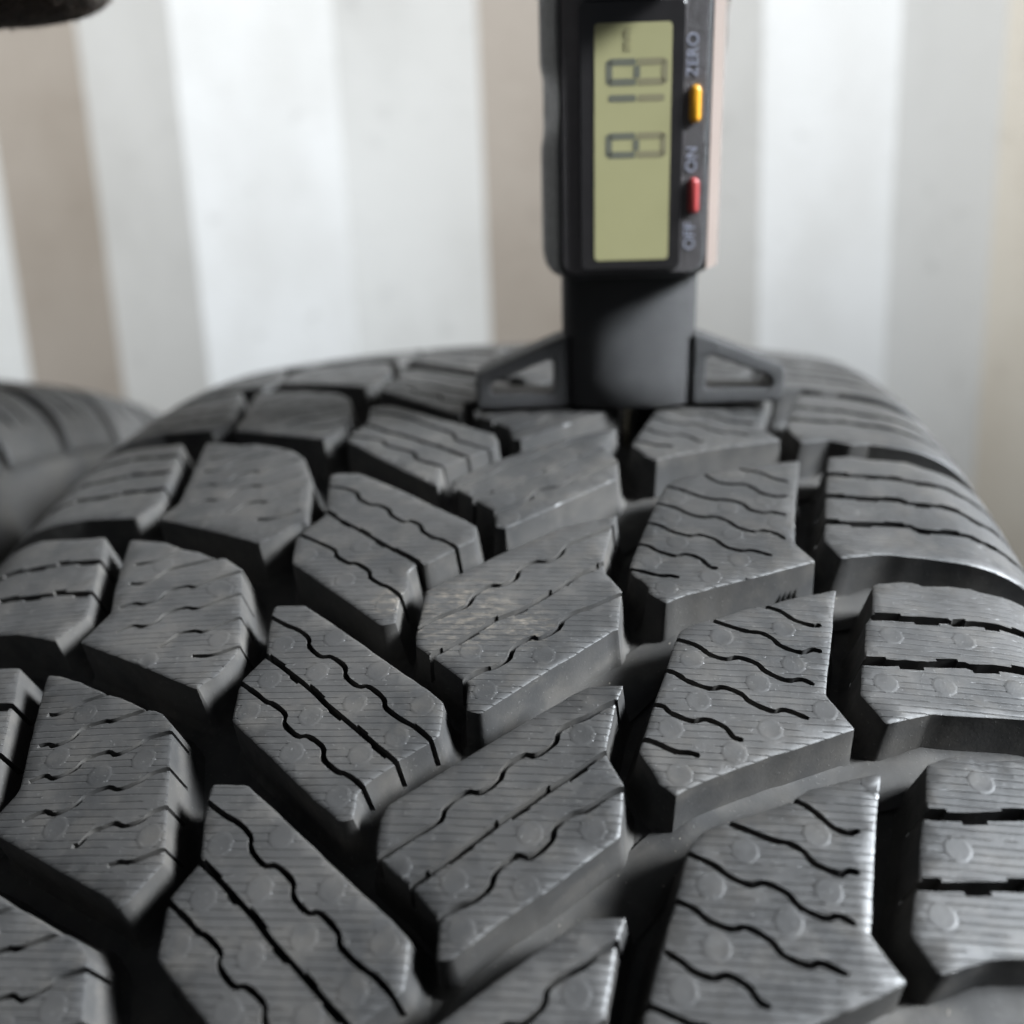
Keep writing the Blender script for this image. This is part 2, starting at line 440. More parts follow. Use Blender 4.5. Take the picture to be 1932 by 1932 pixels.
BLOCKS = {
 'MR1': dict(o=[(31.93,-94.38),(33.72,-91.78),(36.05,-90.21),(38.75,-89.16),(41.52,-87.65),(45.84,-86.10),(49.87,-84.27),(56.11,-81.95),(54.82,-88.29),(53.18,-96.84),(51.28,-109.35),(53.85,-113.76),(49.37,-116.04),(44.17,-118.67),(39.11,-121.02),(34.15,-123.36),(32.35,-124.44),(30.88,-125.49),(28.48,-123.46),(28.48,-122.35),(27.82,-120.87),(26.21,-119.55),(25.65,-118.13),(27.18,-111.40),(28.68,-105.88),(30.27,-99.86)],
  s=[[(44.11,-86.32),(46.29,-87.29),(48.50,-87.82),(50.70,-89.71),(53.01,-90.55)],
   [(38.56,-89.18),(40.43,-91.75),(42.58,-92.67),(44.07,-92.50),(45.55,-92.52),(46.90,-93.67),(47.84,-95.03),(49.92,-95.86),(52.14,-95.48)],
   [(31.57,-94.22),(33.93,-94.97),(36.06,-96.26),(37.81,-97.36),(39.93,-98.05),(41.39,-97.91),(43.50,-98.39),(44.67,-99.30),(45.42,-100.58),(47.46,-101.35),(48.92,-100.94),(51.14,-101.56)],
   [(30.09,-99.94),(31.87,-100.44),(33.62,-101.33),(35.66,-102.99),(37.73,-103.64),(39.52,-103.32),(41.37,-104.28),(42.30,-105.45),(43.26,-106.30),(45.26,-107.02),(47.03,-106.52),(48.83,-107.24),(50.02,-108.61)],
   [(28.51,-105.79),(30.41,-106.40),(31.93,-107.69),(33.27,-108.51),(35.30,-109.06),(36.87,-108.70),(39.02,-109.71),(40.09,-111.09),(41.04,-111.87),(43.00,-112.40),(44.54,-112.11),(47.42,-113.23)],
   [(27.00,-111.76),(28.69,-112.19),(29.68,-113.13),(31.00,-113.90),(32.65,-114.49),(34.35,-113.95),(36.30,-114.78),(37.21,-116.08),(37.96,-116.96),(38.94,-117.02)],
   [(25.57,-118.08),(27.54,-118.56),(29.17,-119.13),(30.46,-119.44),(31.77,-119.36),(33.06,-119.67)]],
  d=[(43.85,-89.01),(33.79,-97.87),(48.09,-97.51),(32.44,-103.88),(41.90,-100.27),(49.39,-104.21),(41.90,-107.96),(33.16,-110.90),(28.93,-115.81),(42.28,-114.70),(37.64,-119.09),(31.01,-122.20)]),
 'MR2': dict(o=[(31.96,-132.78),(32.65,-131.08),(34.73,-129.56),(36.32,-128.84),(38.55,-128.00),(41.49,-126.27),(43.45,-125.45),(45.07,-124.91),(48.42,-123.28),(51.90,-121.89),(53.58,-121.25),(55.80,-120.37),(54.59,-125.25),(53.98,-128.56),(52.57,-134.51),(51.69,-138.22),(50.99,-141.36),(53.90,-146.79),(52.34,-147.45),(50.85,-148.18),(47.90,-149.62),(43.47,-151.53),(39.23,-153.53),(35.06,-155.53),(32.31,-157.09),(30.81,-158.21),(29.66,-157.24),(28.75,-156.51),(28.38,-155.60),(27.49,-153.82),(26.50,-152.24),(27.02,-150.30),(28.56,-144.79),(30.37,-138.63)],
  s=[[(44.14,-125.04),(46.91,-125.98),(48.75,-127.73),(51.20,-128.63),(52.40,-128.31)],
   [(36.91,-128.64),(39.28,-129.67),(41.75,-130.59),(43.77,-130.79),(45.18,-131.76),(46.05,-132.94),(47.69,-133.86),(49.15,-134.07),(50.49,-133.42),(51.69,-133.72)],
   [(31.81,-132.79),(34.33,-133.70),(35.48,-134.57),(36.46,-135.54),(38.48,-136.21),(40.30,-135.78),(42.57,-136.72),(43.60,-138.03),(46.05,-139.40),(48.26,-139.12),(49.74,-139.91)],
   [(30.15,-138.64),(31.66,-139.25),(33.20,-140.51),(35.88,-141.58),(37.78,-141.27),(39.99,-142.25),(41.01,-143.47),(43.69,-144.82),(45.42,-144.50),(48.27,-145.70)],
   [(28.43,-144.66),(29.84,-145.00),(30.65,-145.94),(33.26,-147.12),(35.11,-146.74),(37.40,-147.82),(38.38,-149.30),(39.58,-149.73)],
   [(26.88,-150.26),(28.53,-150.73),(30.95,-151.93),(32.85,-152.06),(33.98,-152.49)]],
  d=[(46.98,-129.67),(38.23,-131.94),(33.87,-136.52),(47.46,-136.42),(42.35,-140.18),(34.31,-143.73),(30.55,-148.41),(43.08,-147.77),(38.33,-151.48),(31.34,-155.28),(50.49,-144.17)]),
 'MR3': dict(o=[(32.17,-164.61),(32.84,-163.88),(33.92,-162.83),(35.13,-162.05),(36.71,-161.45),(39.64,-160.33),(41.25,-159.68),(44.26,-158.29),(46.98,-156.27),(49.74,-155.36),(52.55,-154.35),(55.91,-153.34),(54.81,-157.16),(54.00,-160.19),(53.36,-163.04),(52.15,-168.51),(50.97,-173.96),(53.93,-178.76),(50.53,-180.56),(46.89,-182.21),(43.92,-183.50),(40.81,-185.55),(37.35,-187.20),(34.49,-188.77),(32.35,-188.29),(29.10,-187.46),(25.58,-186.83),(25.26,-185.91),(26.35,-184.51),(26.78,-182.86),(28.45,-177.02),(30.23,-171.33),(31.73,-165.73)],
  s=[[(43.34,-157.53),(45.84,-158.48),(47.58,-159.96),(48.88,-161.31),(50.49,-161.90),(51.95,-161.43)],
   [(36.56,-161.48),(39.15,-162.47),(41.80,-163.47),(43.46,-163.71),(45.03,-164.64),(46.09,-166.04),(48.63,-167.09),(49.83,-166.67),(51.05,-166.80)],
   [(31.61,-165.60),(34.57,-166.90),(36.34,-168.24),(38.53,-169.09),(40.20,-168.76),(42.53,-169.80),(43.77,-171.31),(46.23,-172.39),(47.88,-172.07),(49.64,-172.88)],
   [(30.20,-171.39),(32.19,-172.23),(33.72,-173.49),(36.06,-174.27),(37.68,-173.97),(40.13,-175.23),(41.34,-176.73),(43.76,-177.64),(45.34,-177.35),(47.99,-178.42)],
   [(28.73,-177.03),(30.50,-178.05),(31.81,-179.03),(33.71,-179.59),(35.28,-179.21),(37.31,-180.22),(38.33,-181.64),(39.50,-182.21)],
   [(26.56,-182.71),(27.35,-182.83),(29.81,-183.77),(31.47,-184.32),(33.14,-184.44)]],
  d=[(38.32,-164.94),(34.12,-169.45),(42.36,-173.09),(34.31,-176.34),(30.50,-181.01),(47.07,-162.11),(47.16,-169.26),(54.76,-154.55)]),
 'RS1': dict(o=[(61.64,-79.52),(65.49,-78.20),(68.72,-78.66),(75.49,-78.11),(77.90,-79.44),(104.50,-80.00),(104.50,-111.30),(80.37,-110.75),(75.89,-110.58),(71.75,-110.36),(67.68,-110.41),(65.71,-110.37),(63.63,-110.70),(57.89,-112.40),(56.09,-108.14),(58.98,-92.28),(60.84,-83.03)],
  s=[[(59.73,-86.71),(64.13,-86.38),(68.03,-85.74),(71.78,-85.88),(74.33,-86.25),(77.96,-86.08),(80.59,-86.12),(82.29,-86.82),(94.00,-86.32)],
   [(58.22,-94.63),(62.65,-94.23),(67.09,-93.85),(70.76,-93.69),(71.69,-94.39),(74.29,-94.15),(77.58,-94.06),(80.26,-94.26),(83.74,-95.42),(94.00,-94.92)],
   [(56.71,-102.77),(60.92,-102.60),(64.32,-102.20),(70.70,-101.81),(71.56,-102.60),(74.15,-102.70),(78.09,-102.29),(80.81,-101.94),(83.34,-102.89),(94.00,-102.39)]],
  d=[(61.47,-98.69)]),
 'RS2': dict(o=[(61.60,-118.42),(64.72,-117.37),(66.26,-117.01),(68.18,-117.09),(68.87,-117.63),(72.91,-116.99),(76.63,-117.03),(77.47,-117.51),(80.94,-117.32),(104.50,-118.00),(104.50,-142.60),(76.25,-142.54),(72.18,-142.81),(67.78,-143.16),(64.46,-143.21),(62.77,-143.85),(58.09,-145.51),(55.64,-140.91),(56.75,-135.92),(57.40,-134.01),(58.87,-127.32),(60.10,-125.29)],
  s=[[(59.75,-125.92),(64.21,-125.69),(70.69,-125.20),(71.31,-125.80),(74.26,-125.20),(77.86,-125.15),(81.33,-125.66),(83.81,-126.08),(94.00,-125.58)],
   [(56.90,-135.09),(61.69,-134.75),(64.22,-134.65),(70.91,-133.91),(71.57,-134.23),(74.64,-133.85),(78.05,-133.88),(81.35,-133.83),(94.00,-133.33)]],
  d=[(61.89,-129.41),(72.00,-129.10),(59.30,-138.62),(67.04,-138.28),(76.84,-137.49)]),
 'RS3': dict(o=[(61.85,-151.46),(64.78,-150.11),(66.24,-149.70),(68.55,-149.69),(69.38,-150.17),(74.29,-149.24),(104.50,-149.30),(104.50,-175.00),(73.91,-174.46),(67.04,-175.14),(63.50,-175.61),(57.69,-177.71),(55.45,-173.63),(56.81,-168.92),(57.62,-167.03),(59.45,-159.81),(60.32,-158.17),(60.58,-156.64)],
  s=[[(59.79,-158.81),(62.13,-158.74),(64.75,-158.55),(71.05,-157.74),(76.74,-157.45),(94.00,-156.95)],
   [(57.15,-167.86),(59.48,-167.79),(62.23,-167.56),(67.62,-167.06),(73.93,-166.57),(94.00,-166.07)]],
  d=[(67.87,-153.42),(62.82,-162.92),(59.21,-171.25)]),
 'RS0': dict(o=[(61.37,-45.80),(64.83,-45.03),(72.32,-45.52),(81.17,-47.98),(104.50,-45.00),(104.50,-72.00),(75.90,-71.82),(70.56,-71.56),(66.96,-72.72),(63.13,-71.52),(57.60,-74.03),(55.65,-66.84),(58.77,-55.12)],
  s=[[(58.42,-54.98),(63.25,-54.43),(70.44,-54.96),(80.98,-56.36),(94.00,-55.86)],
   [(56.22,-62.79),(63.77,-61.92),(69.82,-61.65),(73.65,-61.89),(83.44,-63.55),(94.00,-63.05)]],
  d=[]),
 'C1': dict(o=[(-4.46,-123.47),(-2.06,-121.48),(0.38,-119.42),(5.07,-115.38),(10.60,-111.05),(15.65,-107.02),(17.11,-106.48),(23.86,-103.84),(23.04,-107.73),(21.63,-116.79),(22.17,-119.25),(24.51,-123.11),(23.94,-131.21),(23.28,-131.49),(18.28,-136.15),(12.50,-141.12),(8.35,-144.81),(5.98,-146.90),(4.19,-146.50),(4.02,-144.89),(3.93,-141.97),(3.42,-141.50),(-1.89,-136.92),(-4.39,-134.81),(-4.63,-132.17)],
  s=[[(-4.67,-131.90),(-2.54,-129.94),(0.75,-127.87),(2.23,-126.69),(2.97,-124.51),(4.93,-122.65),(6.89,-122.39),(8.74,-120.71),(9.25,-118.62),(11.32,-116.85),(13.34,-116.68),(15.12,-114.99),(16.05,-112.70),(17.89,-111.20),(19.93,-109.80),(22.17,-108.06),(23.72,-106.73)],
   [(-2.14,-137.33),(-0.16,-135.88),(4.12,-132.20),(6.43,-129.92),(10.08,-127.80),(12.37,-125.87),(15.61,-122.61),(17.17,-120.55),(20.09,-118.63),(22.23,-116.14)],
   [(3.14,-141.60),(4.65,-140.31),(6.07,-139.40),(7.10,-139.08),(8.95,-137.53),(9.42,-135.77),(10.11,-134.71),(11.88,-133.39),(13.12,-133.47),(15.51,-131.55),(16.21,-129.72),(17.89,-128.07),(20.24,-126.82),(24.96,-123.48)]],
  d=[(6.28,-143.17),(13.75,-136.71),(3.59,-136.06)]),
 'C2': dict(o=[(-4.11,-160.80),(2.35,-155.75),(8.88,-150.63),(15.73,-145.27),(19.89,-142.06),(24.66,-141.54),(23.68,-144.34),(22.39,-151.57),(22.51,-153.22),(24.58,-157.10),(24.06,-163.90),(16.74,-170.22),(10.78,-174.69),(5.86,-178.93),(4.26,-179.11),(4.11,-176.97),(4.06,-174.73),(3.22,-173.82),(0.31,-171.02),(-4.14,-167.54),(-4.47,-166.85),(-4.58,-162.80)],
  s=[[(-4.27,-167.82),(-2.71,-166.81),(0.08,-164.64),(2.73,-162.64),(3.20,-160.90),(5.46,-158.82),(7.28,-158.78),(9.39,-156.90),(9.95,-155.16),(12.13,-153.34),(13.76,-153.28),(15.99,-151.26),(16.39,-149.54),(18.00,-148.18),(20.11,-147.06),(22.24,-145.32),(24.16,-144.17)],
   [(-0.08,-171.35),(1.87,-169.87),(5.80,-166.36),(8.43,-164.17),(10.90,-161.92),(13.66,-159.84),(16.47,-157.45),(20.46,-154.12),(22.74,-152.11)],
   [(3.76,-174.91),(5.48,-173.43),(7.68,-172.40),(9.42,-170.72),(9.91,-168.95),(12.12,-166.95),(13.84,-167.00),(16.10,-164.83),(16.47,-163.16),(18.38,-161.39),(20.34,-160.57),(22.98,-158.45),(24.98,-157.34)]],
  d=[(5.13,-170.21),(13.46,-163.99),(-2.06,-168.18),(6.56,-175.87),(13.42,-170.79),(20.82,-163.22),(18.98,-149.45)]),
 'C0': dict(o=[(-4.49,-92.56),(-1.11,-89.08),(2.80,-85.25),(9.88,-79.71),(17.30,-74.67),(23.70,-71.16),(22.76,-76.46),(21.21,-79.54),(24.02,-85.40),(23.86,-92.22),(16.85,-98.69),(11.39,-103.56),(6.06,-107.97),(4.40,-107.57),(4.02,-103.04),(0.09,-99.33),(-4.30,-95.08)],
  s=[[(-4.18,-95.97),(0.48,-92.27),(2.68,-90.16),(4.30,-87.95),(8.65,-84.68),(10.38,-82.60),(14.29,-79.33),(16.08,-76.66),(23.38,-72.02)],
   [(-0.45,-99.64),(4.98,-95.35),(10.58,-90.57),(22.15,-79.50)],
   [(3.58,-103.55),(7.21,-100.95),(9.38,-99.06),(10.66,-96.53),(14.67,-94.76),(16.63,-92.34),(19.54,-89.79),(24.47,-85.37)]],
  d=[(5.13,-99.25),(13.46,-93.16),(-2.06,-97.26),(6.56,-104.80),(13.42,-99.82),(20.82,-92.40),(18.98,-78.91)]),
 'IL1': dict(o=[(-27.40,-88.98),(-26.55,-88.26),(-22.17,-88.65),(-15.98,-93.38),(-10.72,-97.51),(-6.77,-100.90),(-0.57,-105.76),(1.03,-107.06),(1.37,-107.70),(1.29,-111.19),(-0.76,-112.92),(-5.47,-117.31),(-7.12,-117.27),(-7.88,-119.01),(-7.47,-123.16),(-8.28,-124.88),(-8.01,-130.33),(-10.03,-130.86),(-17.91,-124.07),(-27.31,-115.82),(-28.27,-109.39),(-27.55,-107.10),(-25.03,-102.73),(-25.15,-100.65),(-26.51,-94.28)],
  s=[[(-27.03,-92.98),(-23.78,-94.00),(-20.96,-95.99),(-20.15,-97.90),(-17.76,-100.06),(-16.17,-100.36),(-14.13,-102.05),(-13.47,-103.60),(-11.04,-105.71),(-9.74,-105.61),(-8.08,-106.80),(-7.23,-108.71),(-5.35,-110.45),(-3.83,-111.09),(-1.44,-113.05),(-0.15,-115.06)],
   [(-25.66,-100.95),(-22.18,-104.32),(-17.84,-107.86),(-12.57,-112.40),(-7.61,-116.30),(-10.08,-114.24),(-7.23,-116.58),(-5.24,-118.27)],
   [(-28.26,-107.99),(-23.55,-111.15),(-20.90,-113.11),(-20.29,-114.60),(-17.98,-116.56),(-16.51,-116.77),(-14.17,-118.79),(-13.71,-120.27),(-11.66,-122.03),(-10.53,-122.58),(-8.32,-124.64),(-6.99,-126.61)]],
  d=[(-25.20,-114.12),(-16.72,-112.34),(-17.60,-120.76),(-10.11,-126.78),(-9.42,-118.15),(-22.40,-99.14)]),
 'IL2': dict(o=[(-27.36,-126.68),(-27.06,-126.01),(-22.63,-126.20),(-15.37,-131.97),(-11.49,-135.16),(-3.69,-141.35),(-1.66,-142.89),(0.53,-144.75),(0.94,-145.40),(1.01,-148.55),(0.97,-150.47),(-0.28,-151.85),(-3.50,-154.22),(-4.24,-155.04),(-7.30,-157.79),(-8.16,-159.20),(-7.97,-162.66),(-9.61,-162.91),(-13.46,-160.01),(-18.27,-155.90),(-22.81,-152.00),(-27.41,-148.09),(-28.08,-142.78),(-28.01,-140.80),(-25.93,-136.97),(-25.78,-136.02),(-26.85,-130.87)],
  s=[[(-27.24,-128.52),(-24.36,-130.42),(-22.23,-131.54),(-20.34,-133.18),(-19.76,-134.95),(-17.68,-136.92),(-16.05,-137.07),(-13.77,-138.87),(-13.24,-140.69),(-11.18,-142.48),(-9.62,-142.59),(-7.29,-144.60),(-6.74,-146.08),(-4.83,-147.71),(-2.54,-149.12),(-2.40,-149.12),(-0.26,-151.00),(1.13,-152.83)],
   [(-26.13,-136.21),(-22.67,-138.85),(-20.08,-140.95),(-17.17,-143.36),(-14.81,-145.67),(-12.08,-147.89),(-9.77,-149.85),(-6.85,-152.25),(-3.87,-154.71),(-2.85,-155.83)],
   [(-28.24,-141.39),(-25.46,-143.36),(-23.46,-144.94),(-22.42,-145.35),(-20.29,-147.07),(-19.96,-148.70),(-17.75,-150.68),(-16.24,-150.78),(-13.95,-152.43),(-13.41,-154.27),(-11.31,-156.07),(-9.93,-156.54),(-7.97,-157.95),(-6.58,-159.49)]],
  d=[(-23.83,-134.37),(-16.39,-133.31),(-24.02,-141.04),(-17.51,-139.81),(-8.91,-139.74),(-25.51,-146.58),(-16.69,-147.49),(-11.08,-145.33),(-17.88,-153.25),(-8.78,-153.60),(-10.45,-159.68),(-4.48,-150.87),(-1.87,-145.70)]),
 'IL0': dict(o=[(-26.96,-56.81),(-25.53,-55.80),(-22.09,-56.49),(-10.07,-66.29),(0.69,-74.04),(1.59,-76.47),(1.73,-80.27),(-3.26,-84.32),(-7.15,-87.47),(-7.11,-94.36),(-8.97,-93.17),(-18.19,-84.53),(-27.68,-74.43),(-27.83,-70.90),(-25.47,-65.95)],
  s=[[(-26.77,-59.30),(-18.97,-63.22),(-13.13,-68.67),(-7.31,-73.52),(-5.86,-76.83),(0.82,-81.32)],
   [(-25.62,-66.85),(-18.96,-72.26),(-13.20,-76.19),(-2.80,-84.20)],
   [(-28.12,-71.88),(-20.71,-75.31),(-19.19,-77.85),(-13.60,-81.44),(-12.12,-84.41),(-6.70,-87.83)]],
  d=[(-23.83,-64.53),(-16.39,-63.42),(-24.02,-71.51),(-17.51,-70.22),(-8.91,-70.15),(-25.51,-77.30),(-16.69,-78.24),(-11.08,-75.99),(-17.88,-84.27),(-8.78,-84.63),(-10.45,-90.99),(-4.48,-81.78),(-1.87,-76.38)]),
 'ML1': dict(o=[(-58.41,-69.16),(-58.06,-68.12),(-49.81,-71.90),(-46.92,-71.97),(-41.05,-74.98),(-37.62,-77.27),(-34.58,-80.85),(-30.89,-90.30),(-29.12,-99.44),(-28.01,-104.29),(-28.83,-104.57),(-32.06,-108.03),(-34.46,-109.98),(-41.58,-106.44),(-56.19,-99.59),(-54.09,-94.47),(-55.34,-85.85)],
  s=[[(-54.92,-76.83),(-51.43,-76.34),(-47.07,-72.94)],
   [(-53.75,-82.66),(-51.55,-82.99),(-49.60,-81.78),(-47.98,-79.47),(-45.31,-78.56),(-38.82,-76.53)],
   [(-53.09,-89.43),(-50.78,-88.58),(-49.19,-89.01),(-46.98,-87.90),(-45.98,-85.67),(-43.07,-84.82),(-41.80,-85.21),(-38.68,-83.14),(-34.63,-81.21)],
   [(-51.30,-96.03),(-48.99,-94.59),(-47.17,-95.00),(-45.30,-93.91),(-44.29,-91.83),(-41.53,-90.78),(-39.73,-91.18),(-36.61,-89.46),(-33.12,-87.49)],
   [(-43.00,-100.16),(-41.94,-99.24),(-40.64,-97.31),(-38.32,-96.88),(-36.88,-97.21),(-34.60,-95.72),(-31.71,-93.91)],
   [(-37.13,-102.78),(-33.97,-102.80),(-29.92,-100.83)]],
  d=[(-45.28,-93.54),(-36.79,-96.39),(-32.60,-99.84),(-45.60,-99.83),(-34.42,-106.41),(-44.90,-85.76)]),
 'ML2': dict(o=[(-58.97,-105.80),(-58.05,-105.71),(-51.66,-107.53),(-47.62,-110.09),(-44.49,-111.22),(-41.42,-113.23),(-39.27,-113.46),(-35.36,-116.64),(-32.47,-126.60),(-30.25,-134.50),(-30.48,-136.02),(-32.25,-139.91),(-33.99,-141.65),(-34.29,-142.27),(-37.78,-140.65),(-48.17,-135.52),(-56.60,-131.55),(-54.10,-125.40),(-55.65,-120.30)],
  s=[[(-54.92,-113.31),(-51.43,-112.89),(-47.07,-109.92)],
   [(-53.75,-118.41),(-51.55,-118.69),(-49.60,-117.64),(-47.98,-115.63),(-45.31,-114.83),(-38.82,-113.05)],
   [(-53.09,-124.32),(-50.78,-123.58),(-49.19,-123.96),(-46.98,-122.98),(-45.98,-121.04),(-43.07,-120.30),(-41.80,-120.64),(-38.68,-118.83),(-34.63,-117.14)],
   [(-51.30,-130.09),(-48.99,-128.83),(-47.17,-129.19),(-45.30,-128.23),(-44.29,-126.42),(-41.53,-125.50),(-39.73,-125.85),(-36.61,-124.35),(-33.12,-122.63)],
   [(-43.00,-133.69),(-41.94,-132.89),(-40.64,-131.21),(-38.32,-130.83),(-36.88,-131.12),(-34.60,-129.82),(-31.71,-128.23)],
   [(-37.13,-135.99),(-33.97,-136.00),(-29.92,-134.28)]],
  d=[(-38.13,-120.94),(-34.00,-132.74),(-48.88,-116.41),(-36.83,-121.92),(-43.83,-136.56)]),
 'ML3': dict(o=[(-58.94,-137.93),(-56.80,-138.35),(-52.99,-139.84),(-47.83,-142.37),(-45.47,-143.22),(-43.05,-144.35),(-40.41,-145.74),(-39.44,-145.73),(-37.87,-146.52),(-35.73,-148.56),(-33.48,-156.84),(-31.51,-163.89),(-30.29,-168.47),(-31.57,-170.55),(-32.46,-172.04),(-33.24,-173.37),(-34.22,-174.12),(-35.42,-173.11),(-36.64,-172.44),(-44.14,-169.07),(-53.59,-164.74),(-56.30,-163.31),(-54.16,-158.44),(-54.14,-157.45),(-56.30,-148.86),(-57.46,-144.16)],
  s=[[(-55.38,-145.69),(-53.85,-145.70),(-52.06,-144.76),(-50.93,-143.85),(-49.36,-143.17),(-47.17,-142.31)],
   [(-54.44,-151.09),(-52.91,-150.82),(-51.78,-151.16),(-49.65,-150.01),(-48.68,-148.41),(-46.13,-147.43),(-44.83,-147.40),(-43.00,-146.65),(-40.13,-145.62)],
   [(-53.14,-156.83),(-51.15,-155.91),(-49.66,-156.40),(-47.20,-155.06),(-46.24,-153.56),(-43.46,-152.54),(-42.01,-153.04),(-39.66,-151.73),(-38.36,-150.54),(-34.94,-149.49)],
   [(-51.49,-162.55),(-48.94,-161.31),(-47.20,-161.75),(-44.85,-160.41),(-43.97,-159.16),(-41.34,-158.02),(-39.67,-158.39),(-37.20,-157.24),(-35.92,-156.12),(-33.47,-155.27)],
   [(-43.10,-166.20),(-42.27,-166.06),(-41.27,-164.45),(-39.89,-163.80),(-38.48,-163.22),(-37.00,-163.62),(-35.05,-162.90),(-33.85,-161.69),(-31.51,-160.78)],
   [(-37.40,-168.86),(-36.00,-168.38),(-34.31,-168.32),(-30.35,-166.56)]],
  d=[(-50.65,-153.00),(-49.56,-145.89),(-37.95,-153.87),(-43.28,-156.23),(-46.76,-162.80),(-33.30,-165.01)]),
 'ML0': dict(o=[(-59.41,-34.05),(-48.48,-37.60),(-36.92,-43.85),(-33.26,-48.99),(-30.78,-57.77),(-30.17,-62.63),(-30.98,-69.61),(-32.87,-72.67),(-43.93,-68.11),(-54.36,-62.81),(-55.26,-53.77)],
  s=[[(-54.92,-42.08),(-51.43,-41.63),(-47.07,-38.50)],
   [(-53.75,-47.46),(-51.55,-47.76),(-49.60,-46.65),(-47.98,-44.52),(-45.31,-43.68),(-38.82,-41.80)],
   [(-53.09,-53.70),(-50.78,-52.92),(-49.19,-53.32),(-46.98,-52.29),(-45.98,-50.24),(-43.07,-49.46),(-41.80,-49.81),(-38.68,-47.91),(-34.63,-46.12)],
   [(-51.30,-59.80),(-48.99,-58.46),(-47.17,-58.84),(-45.30,-57.84),(-44.29,-55.92),(-41.53,-54.95),(-39.73,-55.32),(-36.61,-53.73),(-33.12,-51.92)],
   [(-43.00,-63.60),(-41.94,-62.76),(-40.64,-60.98),(-38.32,-60.58),(-36.88,-60.88),(-34.60,-59.51),(-31.71,-57.84)],
   [(-37.13,-66.02),(-33.97,-66.04),(-29.92,-64.22)]],
  d=[(-38.13,-50.13),(-34.00,-62.60),(-48.88,-45.35),(-36.83,-51.17),(-43.83,-66.62)]),
 'MLa': dict(o=[(-58.12,-11.44),(-53.09,-3.89),(-41.26,-6.16),(-32.13,-13.20),(-28.69,-28.00),(-31.38,-36.64),(-31.88,-39.79),(-45.00,-32.21),(-55.81,-26.39)],
  s=[[(-54.92,-11.36),(-51.43,-10.94),(-47.07,-8.03)],
   [(-53.75,-16.36),(-51.55,-16.64),(-49.60,-15.60),(-47.98,-13.63),(-45.31,-12.85),(-38.82,-11.10)],
   [(-53.09,-22.16),(-50.78,-21.44),(-49.19,-21.81),(-46.98,-20.85),(-45.98,-18.94),(-43.07,-18.22),(-41.80,-18.55),(-38.68,-16.78),(-34.63,-15.12)],
   [(-51.30,-27.83),(-48.99,-26.59),(-47.17,-26.94),(-45.30,-26.00),(-44.29,-24.22),(-41.53,-23.32),(-39.73,-23.67),(-36.61,-22.19),(-33.12,-20.50)],
   [(-43.00,-31.36),(-41.94,-30.58),(-40.64,-28.92),(-38.32,-28.56),(-36.88,-28.83),(-34.60,-27.56),(-31.71,-26.00)],
   [(-37.13,-33.61),(-33.97,-33.63),(-29.92,-31.94)]],
  d=[(-38.13,-18.84),(-34.00,-30.43),(-48.88,-14.40),(-36.83,-19.81),(-43.83,-34.17)]),
 'LS2': dict(o=[(-64.39,-103.70),(-62.37,-109.71),(-59.39,-120.64),(-58.04,-125.71),(-61.02,-130.70),(-68.73,-128.17),(-71.90,-127.89),(-104.50,-127.60),(-104.50,-103.00),(-77.36,-101.75),(-69.98,-103.03)],
  s=[[(-61.38,-111.24),(-67.32,-110.74),(-74.31,-111.00),(-80.53,-111.75),(-94.00,-111.95)],
   [(-59.09,-119.96),(-65.48,-119.29),(-73.30,-119.23),(-76.33,-119.53),(-94.00,-119.73)]],
  d=[]),
 'LS1': dict(o=[(-64.17,-66.78),(-60.73,-80.94),(-58.44,-93.56),(-60.96,-98.35),(-71.38,-96.49),(-104.50,-97.00),(-104.50,-66.00),(-80.43,-65.60),(-74.66,-65.42)],
  s=[[(-62.44,-73.02),(-75.70,-71.63),(-94.00,-71.83)],
   [(-61.19,-80.66),(-72.49,-80.33),(-78.75,-81.08),(-94.00,-81.28)],
   [(-59.25,-88.16),(-65.52,-88.03),(-78.83,-88.37),(-94.00,-88.57)]],
  d=[]),
 'LS0': dict(o=[(-64.48,-29.70),(-56.99,-55.40),(-60.25,-60.72),(-72.16,-57.64),(-104.50,-63.00),(-104.50,-30.00),(-80.29,-33.57)],
  s=[[(-62.44,-37.65),(-75.70,-36.20),(-94.00,-36.40)],
   [(-61.19,-45.65),(-72.49,-45.29),(-78.75,-46.08),(-94.00,-46.28)],
   [(-59.25,-53.48),(-65.52,-53.35),(-78.83,-53.71),(-94.00,-53.91)]],
  d=[]),
}

HW = {'MR': 0.40, 'IL': 0.38, 'C0': 0.50, 'C1': 0.40, 'C2': 0.40, 'ML': 0.34, 'RS': 0.62, 'LS': 0.50}
def hw_of(n):
    for k, v in HW.items():
        if n.startswith(k): return v
MESH = {}
for n, b in BLOCKS.items():
    rib = n[:2]
    st = (1,) if (n[0] == 'C' or rib == 'IL') else (tuple(range(len(b['s']))) if rib in ('RS', 'LS') else ())
    MESH[n] = block_mesh(n, b['o'], b['s'], b['d'], hw_of(n), 5.2, bites=(1 if rib in ('RS', 'LS') else 0), straight=st)

# where each block sits: (mesh, shift along the tread in mm); traced ones at 0, the rest repeat them
PLACE = [(n, 0.0) for n in BLOCKS]
for k in range(4):
    PLACE += [('MR2', 73.2 + 32.5 * k), ('RS0', 31 + 31.5 * k), ('C0', 31 + 32 * k), ('IL0', 30.5 + 32 * k), ('LS0', 33.5 + 33 * k)]
    PLACE += [('MLa', 34 + 34 * k)]
for k in range(4, 6):
    PLACE += [('RS0', 31 + 31.5 * k)]
for k in range(3):
    PLACE += [('MR3', -32.2 - 32 * k), ('RS3', -32 - 32 * k), ('C2', -32 - 32 * k), ('IL2', -31.8 - 32 * k), ('ML3', -31.4 - 32 * k), ('LS2', -32.3 - 32 * k)]
PLACE += [('LS2', -128.3)]

